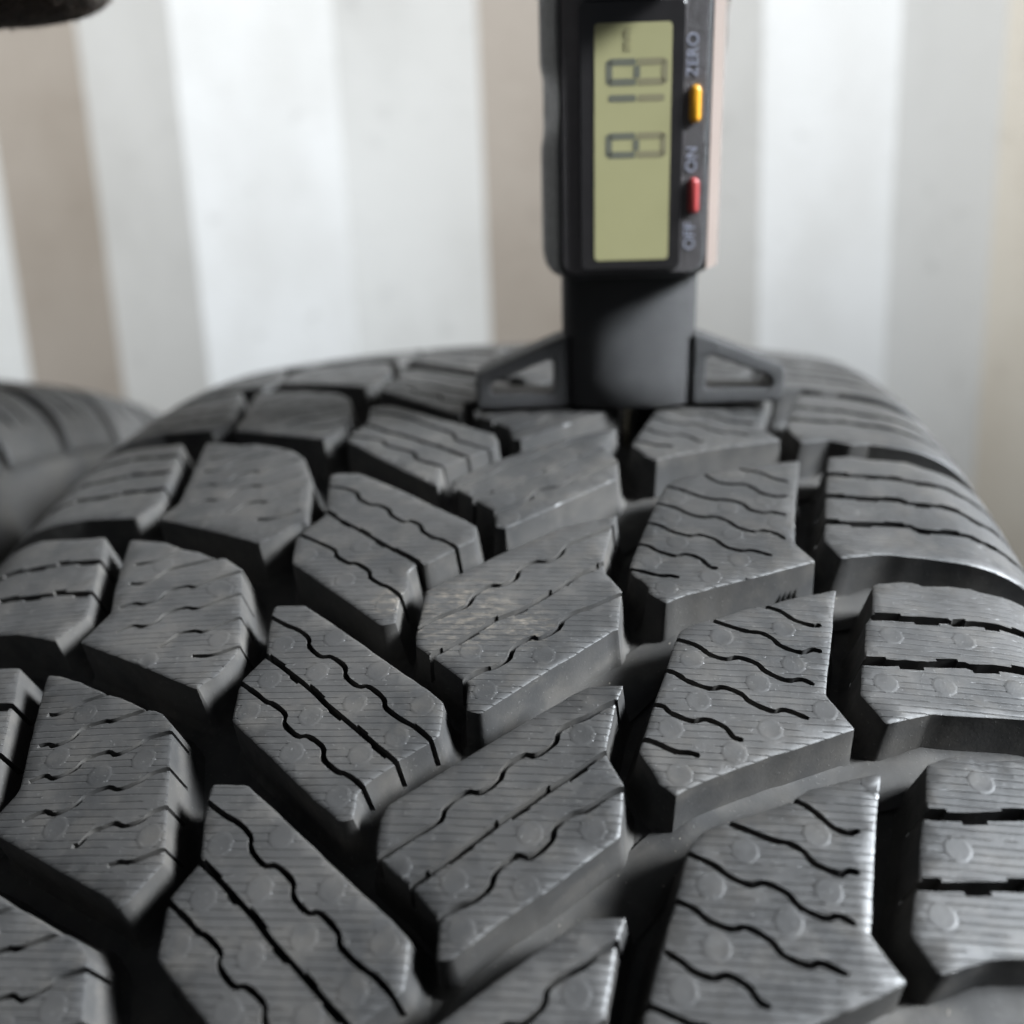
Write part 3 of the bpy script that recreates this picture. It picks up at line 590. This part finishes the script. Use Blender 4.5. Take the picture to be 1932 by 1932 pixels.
# carcass: groove floor, shoulders and side walls, revolved all the way round
def carcass_mesh():
    prof_pts = []
    for v in np.linspace(-106, 106, 73):
        x, r, nx, nr = prof(v); d = gdepth(v) if abs(v) < 101 else gdepth(v) * (1 - (abs(v) - 101) / 5.2)
        prof_pts.append((x - nx * d, r - nr * d, v))
    side = []
    x0, r0, _, _ = prof(108)
    side.append((x0 + 0.4, r0)); 
    for x, r in ((99.0, 281), (100.8, 276), (101.2, 272), (102.5, 268), (103.5, 258), (103.2, 244), (101, 228), (97, 214), (93.5, 206), (94.0, 202), (91, 196), (78, 193)):
        side.append((x, r))
    right = [(x, r, 100 + i) for i, (x, r) in enumerate(side)]
    left = [(-x, r, -100 - i) for i, (x, r) in enumerate(side)][::-1]
    inner = [(70, 205, 0), (80, 235, 0), (84, 262, 0), (70, 290, 0), (40, 300, 0), (0, 303, 0), (-40, 300, 0), (-70, 290, 0), (-84, 262, 0), (-80, 235, 0), (-70, 205, 0)]
    ring = left + prof_pts + right + inner
    n = len(ring); K = 300
    co = []; uv = []; faces = []
    for k in range(K):
        th = 2 * math.pi * k / K
        for x, r, v in ring:
            co.append((x * MM, r * math.sin(th) * MM, r * math.cos(th) * MM)); uv.append((v, R0 * th))
    for k in range(K):
        for i in range(n):
            a = k * n + i; b = k * n + (i + 1) % n; c = ((k + 1) % K) * n + (i + 1) % n; d = ((k + 1) % K) * n + i
            faces.append((a, b, c, d))
    me = bpy.data.meshes.new('carcass'); me.from_pydata(co, [], faces)
    uvl = me.uv_layers.new(name='tread')
    li = np.empty(len(me.loops), int); me.loops.foreach_get('vertex_index', li)
    uvl.data.foreach_set('uv', np.array(uv, 'f')[li].ravel())
    me.shade_smooth(); me.set_sharp_from_angle(angle=math.radians(40))
    me.materials.append(RUB)
    return me
CARC = carcass_mesh()


def tyre(name, label, loc, rot, roll=0.0):
    root = bpy.data.objects.new(name, None); COL.objects.link(root)
    root.empty_display_size = 0.05
    root.location = loc; root.rotation_euler = rot
    tag(root, label, 'tyre')
    c = link('carcass', CARC, root); c.location = (0, 0, R0 * MM)
    for n, sh in PLACE:
        o = link('tread_block', MESH[n], root)
        o.location = (0, 0, R0 * MM)
        o.rotation_euler = (-(sh / R0) - roll, 0, 0)
    return root
tyre('tyre', 'sharp black tyre filling the foreground, its zigzag tread under the depth gauge', (0, 0, 0), (0, 0, 0))
tyre('tyre', 'blurred black tyre behind at the left edge, only its shoulder showing', (-0.225, -0.02, 0.0), (0, 0, 0), roll=0.03)

# raised floors of the cross channels that sweep from the middle out over the right shoulder
CH_FRONT = [[(4, -109.6), (23.9, -92.2), (30.8, -85.0), (53.9, -73.6), (57.6, -74.0), (75.9, -71.8), (100, -72)],
            [(4, -148.6), (23.9, -131.2), (30.9, -125.5), (53.8, -113.8), (57.9, -112.4), (75, -110.8), (100, -111.3)],
            [(4, -180.5), (24.1, -163.9), (30.8, -158.2), (53.9, -146.8), (58.1, -145.5), (75, -142.8), (100, -142.6)],
            [(4, -212.5), (24.1, -195.9), (31.5, -189.8), (53.9, -178.8), (57.7, -177.7), (75, -175.2), (100, -175)]]
CH_BACK = [[(-3, -122.3), (15.6, -107), (23.9, -103.8), (31.9, -94.4), (56.1, -81.9), (61.6, -79.5), (100, -80)],
           [(-3, -160.0), (19.9, -142.1), (24.7, -141.5), (32, -132.8), (55.8, -120.4), (61.6, -118.4), (100, -118)],
           [(-3, -192.0), (19.9, -174.1), (24.7, -173.5), (32.2, -164.6), (55.9, -153.3), (61.8, -151.5), (100, -149.3)],
           [(-3, -224.0), (19.9, -206.1), (24.7, -205.5), (32.2, -196.8), (55.9, -185.5), (61.8, -183.5), (100, -181.3)]]
def along(P, n):
    P = [Vector(q) for q in P]; L = [0]
    for a, b in zip(P[:-1], P[1:]): L.append(L[-1] + (b - a).length)
    out = []
    for k in range(n):
        t = L[-1] * k / (n - 1); i = max(j for j in range(len(L) - 1) if L[j] <= t + 1e-9)
        f = (t - L[i]) / (L[i + 1] - L[i]); out.append(P[i].lerp(P[i + 1], min(1, f)))
    return out
tyres = [o for o in bpy.data.objects if o.parent is None and o.name.startswith('tyre')]
grit_co = []; grit_f = []
rg_ = random.Random(11)
CH_DEPTH = 6.6
for A, B in zip(CH_FRONT, CH_BACK):
    n = 56; a = along(A, n); b = along(B, n)
    co = []; uv = []; fs = []
    prof7 = ((-0.16, -0.5, 2.4), (0.0, -0.15, 0.8), (0.18, 0.1, 0.2), (0.5, 0.15, 0.1), (0.82, 0.1, 0.2), (1.0, -0.15, 0.8), (1.16, -0.5, 2.4))
    for k in range(n):
        for w_, d0, d1 in prof7:
            q = a[k].lerp(b[k], w_)
            cx = max(min((q.x - 23.0) / 1.5, (33.0 - q.x) / 1.5), min((q.x - 53.5) / 1.5, (62.0 - q.x) / 1.5))
            cx = min(1.0, max(0.0, cx)); dd = d0 + (d1 - d0) * cx
            d = min(CH_DEPTH + dd, gdepth(q.x) - 0.5)
            if k < 3: d = 8.5 - (8.5 - d) * k / 3
            co.append(pt(q.x, q.y, d)); uv.append((q.x, q.y))
    m7 = len(prof7)
    for k in range(n - 1):
        for j in range(m7 - 1):
            i0 = k * m7 + j; fs.append((i0, i0 + 1, i0 + m7 + 1, i0 + m7))
    me = bpy.data.meshes.new('channel_floor'); me.from_pydata(co, [], [f[::-1] for f in fs])
    ul = me.uv_layers.new(name='tread'); li = np.empty(len(me.loops), int); me.loops.foreach_get('vertex_index', li)
    ul.data.foreach_set('uv', np.array(uv, 'f')[li].ravel()); me.shade_smooth(); me.materials.append(RUB)
    for tr_ in tyres:
        o = link('channel_floor', me, tr_); o.location = (0, 0, R0 * MM)
        if tr_ is not tyres[0]: o.rotation_euler = (-0.03, 0, 0)
    for _ in range(60):
        k = rg_.randrange(4, n); q = a[k].lerp(b[k], rg_.uniform(0.12, 0.9))
        d = min(CH_DEPTH + 0.2, gdepth(q.x) - 0.5); c0 = Vector(pt(q.x, q.y, d)); r1 = rg_.uniform(0.06, 0.17) * MM
        i0 = len(grit_co)
        for v in ((1, 0, 0), (-1, 0, 0), (0, 1, 0), (0, -1, 0), (0, 0, 1), (0, 0, -1)):
            grit_co.append(tuple(c0 + Vector(v) * r1 * rg_.uniform(0.6, 1.3)))
        for f in ((0, 2, 4), (2, 1, 4), (1, 3, 4), (3, 0, 4), (2, 0, 5), (1, 2, 5), (3, 1, 5), (0, 3, 5)): grit_f.append(tuple(i0 + x for x in f))
gm = bpy.data.meshes.new('grit'); gm.from_pydata(grit_co, [], grit_f)
GRIT = plain('sand_grit', (0.20, 0.18, 0.15), 0.8, 0.4, nscale=3000, namp=0.6)
o = tag(link('grit', gm, None, GRIT), 'specks of pale grit lying in the right-hand tread channels', 'grit', kind='stuff'); o.location = (0, 0, R0 * MM)

# four thin moulded fins in the groove in front of a right-hand block
root = [o for o in bpy.data.objects if o.name == 'tyre'][0]
for k in range(4):
    u0 = 48.6 + 0.85 * k; sa = -116.4 + 0.38 * k
    bm = bmesh.new(); vv = []
    for (du, ds, dd) in ((0, 0.6, 2.6), (0.26, 0.6, 2.6), (0.86, -2.6, 8.4), (0.6, -2.6, 8.4), (0, 0.6, 8.4), (0.26, 0.6, 8.4)):
        vv.append(bm.verts.new(pt(u0 + du, sa + ds, dd)))
    for f in ((0, 3, 2, 1), (0, 4, 3), (1, 2, 5), (0, 1, 5, 4), (4, 5, 2, 3)): bm.faces.new([vv[i] for i in f])
    o = from_bm('groove_fin', bm, RUB, root); o.location = (0, 0, R0 * MM)

# ------------------------------------------------------------------ ground and wall
def ground():
    t = NT('ground_concrete')
    tc = t.add('ShaderNodeTexCoord').outputs['Object']
    t.l.new(t.mixc(t.noise(tc, 9, 6, 0.65), (0.16, 0.155, 0.145, 1), (0.30, 0.29, 0.27, 1)), t.b.inputs['Base Color'])
    t.b.inputs['Roughness'].default_value = 0.9
    t.l.new(t.bump(t.noise(tc, 160, 4), 0.002), t.b.inputs['Normal'])
    me = bpy.data.meshes.new('ground')
    me.from_pydata([(-6, -6, 0), (6, -6, 0), (6, 6, 0), (-6, 6, 0)], [], [(0, 1, 2, 3)])
    tag(link('ground', me, None, t.m), kind='structure')
ground()

def wall_paint(name, col, dirt, amt):
    t = NT(name)
    tc = t.add('ShaderNodeTexCoord').outputs['Object']
    mp = t.add('ShaderNodeMapping'); mp.inputs['Scale'].default_value = (1.0, 1.0, 0.6); t.l.new(tc, mp.inputs['Vector'])
    f = t.ramp(t.noise(mp.outputs[0], 9, 5, 0.62), 0.40, 0.70)
    g = t.ramp(t.noise(tc, 55, 3, 0.5), 0.62, 0.78)
    c = t.mixc(t.math('MULTIPLY', f, amt), col + (1,), dirt + (1,))
    c = t.mixc(t.math('MULTIPLY', g, amt * 0.8), c, tuple(x * 0.75 for x in dirt) + (1,))
    t.l.new(c, t.b.inputs['Base Color'])
    t.b.inputs['Roughness'].default_value = 0.55
    t.l.new(t.bump(t.noise(tc, 220, 3), 0.0006), t.b.inputs['Normal'])
    return t.m
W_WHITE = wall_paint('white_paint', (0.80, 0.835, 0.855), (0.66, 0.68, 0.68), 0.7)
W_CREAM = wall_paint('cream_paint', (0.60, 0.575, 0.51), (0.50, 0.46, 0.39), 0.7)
W_SLOPE = wall_paint('shaded_white_paint', (0.64, 0.655, 0.65), (0.52, 0.53, 0.52), 0.7)  # slopes carry the same white paint; their shading is put into this grey
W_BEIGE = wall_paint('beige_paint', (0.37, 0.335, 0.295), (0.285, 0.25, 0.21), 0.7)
wall = bpy.data.objects.new('corrugated_wall', None); COL.objects.link(wall)
wall.location = (0, 0.335, 0)
tag(wall, 'blurred corrugated metal wall in white and beige bands behind the tyres', 'wall')
RIDGE, DEEP, TH, TOPZ = 0.0, 0.034, 0.0016, 2.3
edges_x = [-0.294, -0.222, -0.130, -0.055, 0.031, 0.101, 0.171, 0.233]
# ... beige | slope | white | slope | beige | slope | white | slope | beige ...
per = 0.325
seq = []
base = [(-0.294, DEEP), (-0.222, RIDGE), (-0.130, RIDGE), (-0.055, DEEP), (0.031, DEEP), (0.101, RIDGE), (0.171, RIDGE), (0.235, DEEP)]
seq = list(base)
for k in range(1, 6):
    for dx, y in ((0.084, DEEP), (0.156, RIDGE), (0.246, RIDGE), (0.325, DEEP)):
        seq.append((0.235 + per * (k - 1) + dx, y))
for k in range(1, 6):
    for dx, y in ((-0.062, DEEP), (-0.136, RIDGE), (-0.228, RIDGE), (-0.325, DEEP)):
        seq.insert(0, (-0.294 - per * (k - 1) + dx, y))
for (xa, ya), (xb, yb) in zip(seq[:-1], seq[1:]):
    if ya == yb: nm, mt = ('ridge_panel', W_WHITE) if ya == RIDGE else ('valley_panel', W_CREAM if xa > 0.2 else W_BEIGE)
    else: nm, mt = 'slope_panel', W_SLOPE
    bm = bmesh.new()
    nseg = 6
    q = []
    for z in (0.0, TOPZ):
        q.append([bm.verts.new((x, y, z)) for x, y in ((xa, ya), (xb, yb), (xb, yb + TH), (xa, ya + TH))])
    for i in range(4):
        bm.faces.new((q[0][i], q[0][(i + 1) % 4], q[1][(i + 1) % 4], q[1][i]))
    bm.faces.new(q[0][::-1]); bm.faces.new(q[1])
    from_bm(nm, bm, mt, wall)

# ------------------------------------------------------------------ tread depth gauge
BLACK = plain('gauge_black_plastic', (0.013, 0.0125, 0.013), 0.42, 0.5, nscale=900, namp=0.25, bump=0.0003)
FACE = plain('gauge_face_plastic', (0.088, 0.080, 0.080), 0.40, 0.5, nscale=500, namp=0.2, bump=0.0002)
FOOT = plain('gauge_foot_plastic', (0.022, 0.021, 0.021), 0.50, 0.5, nscale=700, namp=0.2, bump=0.0004)
GLOSS = plain('window_bezel_gloss', (0.028, 0.026, 0.026), 0.16, 0.5, nscale=300, namp=0.2)
LCD = plain('lcd_olive', (0.42, 0.395, 0.21), 0.35, 0.4, nscale=120, namp=0.05)
SEG1 = plain('lcd_segment_dark', (0.16, 0.162, 0.125), 0.4, 0.4)
SEG2 = plain('lcd_segment_faint', (0.27, 0.245, 0.15), 0.4, 0.4)
ORANGE = plain('button_orange', (0.62, 0.28, 0.012), 0.35, 0.5)
RED = plain('button_red', (0.29, 0.036, 0.034), 0.4, 0.5)
PRINT = plain('grey_print', (0.38, 0.39, 0.46), 0.6, 0.3)
STEEL = plain('probe_steel', (0.62, 0.55, 0.42), 0.25, 0.5, metal=1.0)

GS = -57.0; GU = 26.0
gauge = bpy.data.objects.new('depth_gauge', None); COL.objects.link(gauge)
gx, gr, _, _ = prof(GU)
gauge.location = (gx * MM, (gr + 0.15) * math.sin(GS / R0) * MM, (R0 + (gr + 0.15) * math.cos(GS / R0)) * MM)
gauge.rotation_mode = 'XYZ'
gauge.rotation_euler = (math.radians(5.0), math.radians(0.67), math.radians(5.56))
tag(gauge, 'black digital tread depth gauge standing upright on the tyre', 'gauge')

def loft(name, sections, mat, parent, smooth=40, cap=True):
    """sections: list of closed loops of 3-D points (mm), equal counts"""
    bm = bmesh.new(); L = []
    for sec in sections: L.append([bm.verts.new((x * MM, y * MM, z * MM)) for x, y, z in sec])
    n = len(sections[0])
    for a, b in zip(L[:-1], L[1:]):
        for i in range(n): bm.faces.new((a[i], a[(i + 1) % n], b[(i + 1) % n], b[i]))
    if cap: bm.faces.new(L[0][::-1]); bm.faces.new(L[-1])
    return from_bm(name, bm, mat, parent, smooth)
def rrect(x0, x1, z0, z1, r, n=5):
    out = []
    for cx, cz, a0 in ((x1 - r, z0 + r, -90), (x1 - r, z1 - r, 0), (x0 + r, z1 - r, 90), (x0 + r, z0 + r, 180)):
        for k in range(n + 1):
            a = math.radians(a0 + 90 * k / n); out.append((cx + r * math.cos(a), cz + r * math.sin(a)))
    return out
# foot column: flat-fronted rounded section
def colsec(z, w, d, yc=0.0, n=36):
    out = []
    for k in range(n):
        a = 2 * math.pi * k / n; c, s_ = math.cos(a), math.sin(a)
        e = 2 / 2.3
        out.append((w * math.copysign(abs(c) ** e, c), yc + d * math.copysign(abs(s_) ** e, s_), z))
    return out
loft('foot_column', [colsec(0.0, 12.6, 6.2), colsec(0.5, 13.0, 6.6), colsec(6, 13.05, 6.7), colsec(27.5, 13.1, 6.7)], FOOT, gauge)
# wings with a window each
def wing(sg):
    outer = [(12.0, 0), (29.6, 0), (30.2, 0.8), (30.2, 6.4), (29.5, 7.3), (14.0, 13.6), (12.0, 14.0)]
    hole = [(14.9, 3.4), (15.5, 2.9), (26.9, 2.9), (27.7, 3.6), (27.6, 4.7), (26.9, 5.3), (16.2, 9.5), (15.2, 9.6), (14.9, 8.9)]
    outer = [(sg * x, z) for x, z in outer]; hole = [(sg * x, z) for x, z in hole]
    vv = [Vector(q) for q in outer + hole]
    no, nh = len(outer), len(hole)
    ee = [(i, (i + 1) % no) for i in range(no)] + [(no + i, no + (i + 1) % nh) for i in range(nh)]
    V, E, F, _, _, _ = delaunay_2d_cdt(vv, ee, [], 0, 1e-5)
    V = [(v[0], v[1]) for v in V]
    c = np.array([[sum(V[i][k] for i in f) / 3 for k in (0, 1)] for f in F])
    keep = in_poly(outer, c[:, 0], c[:, 1]) & ~in_poly(hole, c[:, 0], c[:, 1])
    bm = bmesh.new()
    D0, D1 = -4.2, 4.6
    fr = [bm.verts.new((x * MM, D0 * MM, z * MM)) for x, z in V]
    bk = [bm.verts.new((x * MM, D1 * MM, z * MM)) for x, z in V]
    cnt = {}
    for f, k in zip(F, keep):
        if not k: continue
        bm.faces.new([fr[i] for i in f]); bm.faces.new([bk[i] for i in f][::-1])
        for i in range(3):
            e = (f[i], f[(i + 1) % 3]); cnt[e] = 1
    for (a, b) in cnt:
        if (b, a) not in cnt: bm.faces.new((fr[b], fr[a], bk[a], bk[b]))
    o = from_bm('foot_wing', bm, FOOT, gauge)
    bv = o.modifiers.new('bevel', 'BEVEL'); bv.width = 0.0006; bv.segments = 2; bv.limit_method = 'ANGLE'; bv.angle_limit = math.radians(50)
wing(-1); wing(1)
# probe pin
bm = bmesh.new()
bmesh.ops.create_cone(bm, cap_ends=True, segments=16, radius1=0.55 * MM, radius2=0.75 * MM, depth=9 * MM, matrix=Matrix.Translation((-0.45 * MM, -3.2 * MM, -4.0 * MM)))
from_bm('probe_pin', bm, STEEL, gauge, 40)

# housing: smaller front face flaring to a wider back, waist on the left
ZB, ZT = 25.3, 84.0
def bodyloop(y, hwL, hwR, r, inset=0.0, waist=0.0):
    out = []
    zs = np.linspace(ZB + r + inset, ZT - r - inset, 28)
    L = rrect(-hwL, hwR, ZB + inset, ZT - inset, r, 4)
    pts = []
    # rebuild with extra points on the long sides
    br = [p for p in L if p[0] > 0 and p[1] < (ZB + ZT) / 2]; tr_ = [p for p in L if p[0] > 0 and p[1] > (ZB + ZT) / 2]
    tl = [p for p in L if p[0] < 0 and p[1] > (ZB + ZT) / 2]; bl = [p for p in L if p[0] < 0 and p[1] < (ZB + ZT) / 2]
    pts += br + [(hwR, z) for z in zs[1:-1]] + tr_ + tl
    for z in zs[::-1][1:-1]:
        d = waist * math.exp(-((z - 55.6) / 5.0) ** 4)
        pts.append((-hwL + d, z))
    pts += bl
    return [(x, y, z) for x, z in pts]
loft('housing', [bodyloop(11, 14.5, 14.5, 4.0, 1.2), bodyloop(9.5, 15.8, 15.9, 4.5, 0.3), bodyloop(4, 16.5, 16.6, 4.5, 0, 1.6),
                 bodyloop(-4, 16.4, 15.8, 4.2, 0, 1.8), bodyloop(-11.2, 14.2, 12.6, 3.4, 0.4, 0.4), bodyloop(-12.0, 13.6, 12.0, 3.0, 0.9)], BLACK, gauge, 50)
loft('front_panel', [[(x, -11.9, z) for x, z in rrect(-13.2, 11.6, ZB + 1.3, ZT - 1.3, 2.4)], [(x, -12.3, z) for x, z in rrect(-13.1, 11.5, ZB + 1.4, ZT - 1.4, 2.4)]], FACE, gauge)
FY = -12.3
LIT_SIDE = plain('lit_side_tan', (0.16, 0.125, 0.108), 0.4, 0.5, metal=0.0, nscale=60, namp=0.1)  # added tan strip: brightness of the lit right flank put into colour
loft('lit_side_strip', [[(12.5, -11.2, z), (15.9, -3.2, z), (16.55, 1.0, z), (16.8, 1.0, z), (16.2, -3.2, z), (12.8, -11.3, z)] for z in (ZB + 1.6, ZB + 2.4, ZT - 2.4, ZT - 1.6)], LIT_SIDE, gauge, 30)
win = loft('window_bezel', [[(x, FY + .1, z) for x, z in rrect(-10.2, 7.9, 27.3, 71.5, 1.2)], [(x, FY - .5, z) for x, z in rrect(-10.2, 7.9, 27.3, 71.5, 1.2)], [(x, FY - .8, z) for x, z in rrect(-9.9, 7.6, 27.6, 71.2, 1.0)]], GLOSS, gauge, 30)
lcd = loft('lcd_screen', [[(x, FY - .7, z) for x, z in rrect(-7.6, 5.5, 29.1, 67.9, 0.7)], [(x, FY - .86, z) for x, z in rrect(-7.6, 5.5, 29.1, 67.9, 0.7)]], LCD, win)
# seven-segment digits, reading upwards; digit up is towards -x
def segment(parent, x0, x1, z0, z1, mt):
    w = min(abs(x1 - x0), abs(z1 - z0)) * 0.3
    loft('lcd_segment', [[(x, FY - .85, z) for x, z in rrect(x0, x1, z0, z1, w, 3)], [(x, FY - .88, z) for x, z in rrect(x0, x1, z0, z1, w, 3)]], mt, parent)
def digit(z0, z1, segs):
    xt, xm, xb, t = -5.7, -0.4, 4.9, 1.15
    g = 0.12
    if 'a' in segs: segment(lcd, xt, xt + t, z0 + .3, z1 - .3, SEG1)
    if 'g' in segs: segment(lcd, xm - t / 2, xm + t / 2, z0 + t, z1 - t, SEG1)
    if 'd' in segs: segment(lcd, xb - t, xb, z0 + .3, z1 - .3, SEG2)
    if 'f' in segs: segment(lcd, xt + .5, xm - g, z0, z0 + t, SEG1)
    if 'b' in segs: segment(lcd, xt + .5, xm - g, z1 - t, z1, SEG1)
    if 'e' in segs: segment(lcd, xm + g, xb - .5, z0, z0 + t, SEG2)
    if 'c' in segs: segment(lcd, xm + g, xb - .5, z1 - t, z1, SEG2)
digit(46.4, 50.6, 'abcdefg')
digit(52.4, 56.7, 'bc')
digit(58.1, 62.4, 'abcdefg')
# printed lettering turned to read upwards
def lettering(txt, z, x, size, y, mat, parent, sx=1.0):
    cu = bpy.data.curves.new('lettering', 'FONT'); cu.body = txt; cu.size = size * MM; cu.align_x = 'CENTER'; cu.align_y = 'CENTER'
    cu.extrude = 0.00003
    tmp = bpy.data.objects.new('tmp_text', cu); COL.objects.link(tmp)
    dg = bpy.context.evaluated_depsgraph_get(); dg.update()
    me = bpy.data.meshes.new_from_object(tmp.evaluated_get(dg)); me.name = 'lettering'
    bpy.data.objects.remove(tmp)
    # text plane xy -> face plane: text +x -> +z, text +y -> -x
    M = Matrix(((0, -1, 0, x * MM), (0, 0, -1, y * MM), (sx, 0, 0, z * MM), (0, 0, 0, 1)))
    me.transform(M)
    o = link('lettering', me, parent, mat)
    return o
lettering('ZERO', 62.7, 9.2, 2.75, FY - .06, PRINT, gauge)
lettering('ON', 45.9, 9.45, 2.75, FY - .06, PRINT, gauge)
lettering('OFF', 32.9, 9.45, 2.75, FY - .06, PRINT, gauge)
lettering('mm', 65.3, -2.2, 2.4, FY - .89, SEG2, lcd)
def button(z, x, mat):
    A = lambda k, y: [(xx, y, zz) for xx, zz in rrect(x - 0.95 + k, x + 0.95 - k, z - 3.05 + k, z + 3.05 - k, 0.94 - k, 6)]
    loft('button', [A(0, FY + .2), A(0, FY - .7), A(.25, FY - 1.1), A(.6, FY - 1.25)], mat, gauge, 50)
button(54.9, 9.7, ORANGE); button(39.8, 9.8, RED)

# ------------------------------------------------------------------ gloved hands
def make_glove():
    t = NT('fleece_glove')
    tc = t.add('ShaderNodeTexCoord').outputs['Object']
    f = t.noise(tc, 1300, 3, 0.6)
    t.l.new(t.mixc(t.ramp(f, 0.3, 0.75), (0.022, 0.016, 0.012, 1), (0.135, 0.098, 0.072, 1)), t.b.inputs['Base Color'])
    t.b.inputs['Roughness'].default_value = 0.95
    t.b.inputs['Sheen Weight'].default_value = 0.15
    t.b.inputs['Specular IOR Level'].default_value = 0.1
    t.l.new(t.bump(f, 0.0012), t.b.inputs['Normal'])
    return t.m
GLOVE = make_glove()
def img(x, y, depth):
    """a point at a place in the view, used to lay out the hands once"""
    d = rt * ((x - 966) / 1945.03) + up * ((966 - y) / 1945.03) + fw
    return CP + d * depth
def glove(label, chains, base):
    """chains: lists of (point, radius) sharing the palm point first"""
    me = bpy.data.meshes.new('gloved_hand')
    co = [chains[0][0][0]]; rad = [chains[0][0][1]]; ed = []
    for ch in chains:
        prev = 0
        for p, r in ch[1:]:
            co.append(p); rad.append(r); ed.append((prev, len(co) - 1)); prev = len(co) - 1
    o0 = Vector(base)
    me.from_pydata([tuple(Vector(c) - o0) for c in co], ed, [])
    o = link('gloved_hand', me, None, GLOVE); o.location = o0
    o.modifiers.new('skin', 'SKIN')
    for v, r in zip(me.skin_vertices[0].data, rad): v.radius = (r, r)
    me.skin_vertices[0].data[0].use_root = True
    sb = o.modifiers.new('sub', 'SUBSURF'); sb.levels = 4; sb.render_levels = 4
    tx = bpy.data.textures.new('fleece', 'CLOUDS'); tx.noise_scale = 0.0009; tx.noise_depth = 2
    dp = o.modifiers.new('fuzz', 'DISPLACE'); dp.texture = tx; dp.strength = 0.0006; dp.mid_level = 0.5
    for md in o.modifiers: pass
    dg = bpy.context.evaluated_depsgraph_get(); dg.update()
    m2 = bpy.data.meshes.new_from_object(o.evaluated_get(dg)); m2.name = 'gloved_hand'
    o.modifiers.clear(); o.data = m2
    m2.shade_smooth()
    if not m2.materials: m2.materials.append(GLOVE)
    tag(o, label, 'glove')
    # short fleece fibres standing off the cloth around the fingertip
    rr = random.Random(label); tp = Vector(chains[0][-1][0]) - o0
    polys = [q for q in m2.polygons if (q.center - tp).length < 0.045]
    co = []; fs = []
    for _ in range(9000):
        q = rr.choice(polys); vs_ = [m2.vertices[i].co for i in q.vertices]
        wts = [rr.random() for _ in vs_]; sw = sum(wts); b = sum((v * (x / sw) for v, x in zip(vs_, wts)), Vector())
        d = (q.normal + Vector((rr.gauss(0, .7), rr.gauss(0, .7), rr.gauss(0, .7)))).normalized()
        sd = d.cross(Vector((rr.gauss(0, 1), rr.gauss(0, 1), rr.gauss(0, 1)))).normalized() * 0.00006
        ln = rr.uniform(0.0004, 0.0012); k = len(co)
        co += [tuple(b - sd), tuple(b + sd), tuple(b + d * ln)]; fs.append((k, k + 1, k + 2))
    fm = bpy.data.meshes.new('fleece_fibre'); fm.from_pydata(co, [], fs)
    tag(link('fleece_fibre', fm, o, GLOVE), kind='stuff')
    return o
r_ = 0.0122
tipc = img(140, -96, 0.190)
L = -rt
def off(a, b, c): return tipc + rt * a + up * b + fw * c
palm = off(-0.125, 0.030, 0.0)
glove('dark brown fleece gloved fingertip reaching in at the top left corner',
      [[(palm, 0.036), (off(-0.085, 0.012, 0.0), 0.020), (off(-0.055, 0.003, 0), 0.0155), (off(-0.025, 0.0, 0), 0.0150), (off(-0.006, 0.0, 0), 0.0142), (off(0.008, 0.0015, 0), 0.0112)],
       [(palm, 0.036), (off(-0.085, 0.040, 0.0), 0.020), (off(-0.050, 0.034, 0.0), 0.0135), (off(-0.030, 0.032, 0.012), 0.013), (off(-0.045, 0.030, 0.030), 0.012)],
       [(palm, 0.036), (off(-0.087, 0.066, 0.0), 0.018), (off(-0.056, 0.062, 0.0), 0.013), (off(-0.038, 0.060, 0.012), 0.012), (off(-0.052, 0.058, 0.030), 0.012)],
       [(palm, 0.036), (off(-0.185, 0.045, 0.0), 0.032), (off(-0.26, 0.06, -0.02), 0.034)]], palm)
E_ = None
bpy.context.view_layer.update()
tip2 = gauge.matrix_world @ Vector((-1.0 * MM, -18.0 * MM, 76.0 * MM))
def off2(a, b, c): return tip2 + rt * a + up * b + fw * c
palm2 = off2(0.045, 0.085, 0.030)
glove('dark gloved thumb holding the top of the gauge at the upper edge',
      [[(palm2, 0.034), (off2(0.028, 0.050, 0.008), 0.018), (off2(0.008, 0.022, 0.0), 0.0125), (off2(0.0, 0.003, 0.0), 0.0110), (off2(-0.001, -0.002, 0.0), 0.0095)],
       [(palm2, 0.034), (off2(0.020, 0.095, 0.060), 0.018), (off2(0.000, 0.070, 0.070), 0.012), (off2(-0.006, 0.040, 0.070), 0.011), (off2(-0.002, 0.016, 0.064), 0.0105)],
       [(palm2, 0.034), (off2(0.045, 0.080, 0.070), 0.018), (off2(0.030, 0.060, 0.080), 0.012), (off2(0.020, 0.034, 0.078), 0.011), (off2(0.018, 0.012, 0.068), 0.0105)],
       [(palm2, 0.034), (off2(0.085, 0.125, 0.020), 0.030), (off2(0.14, 0.18, 0.0), 0.033)]], palm2)
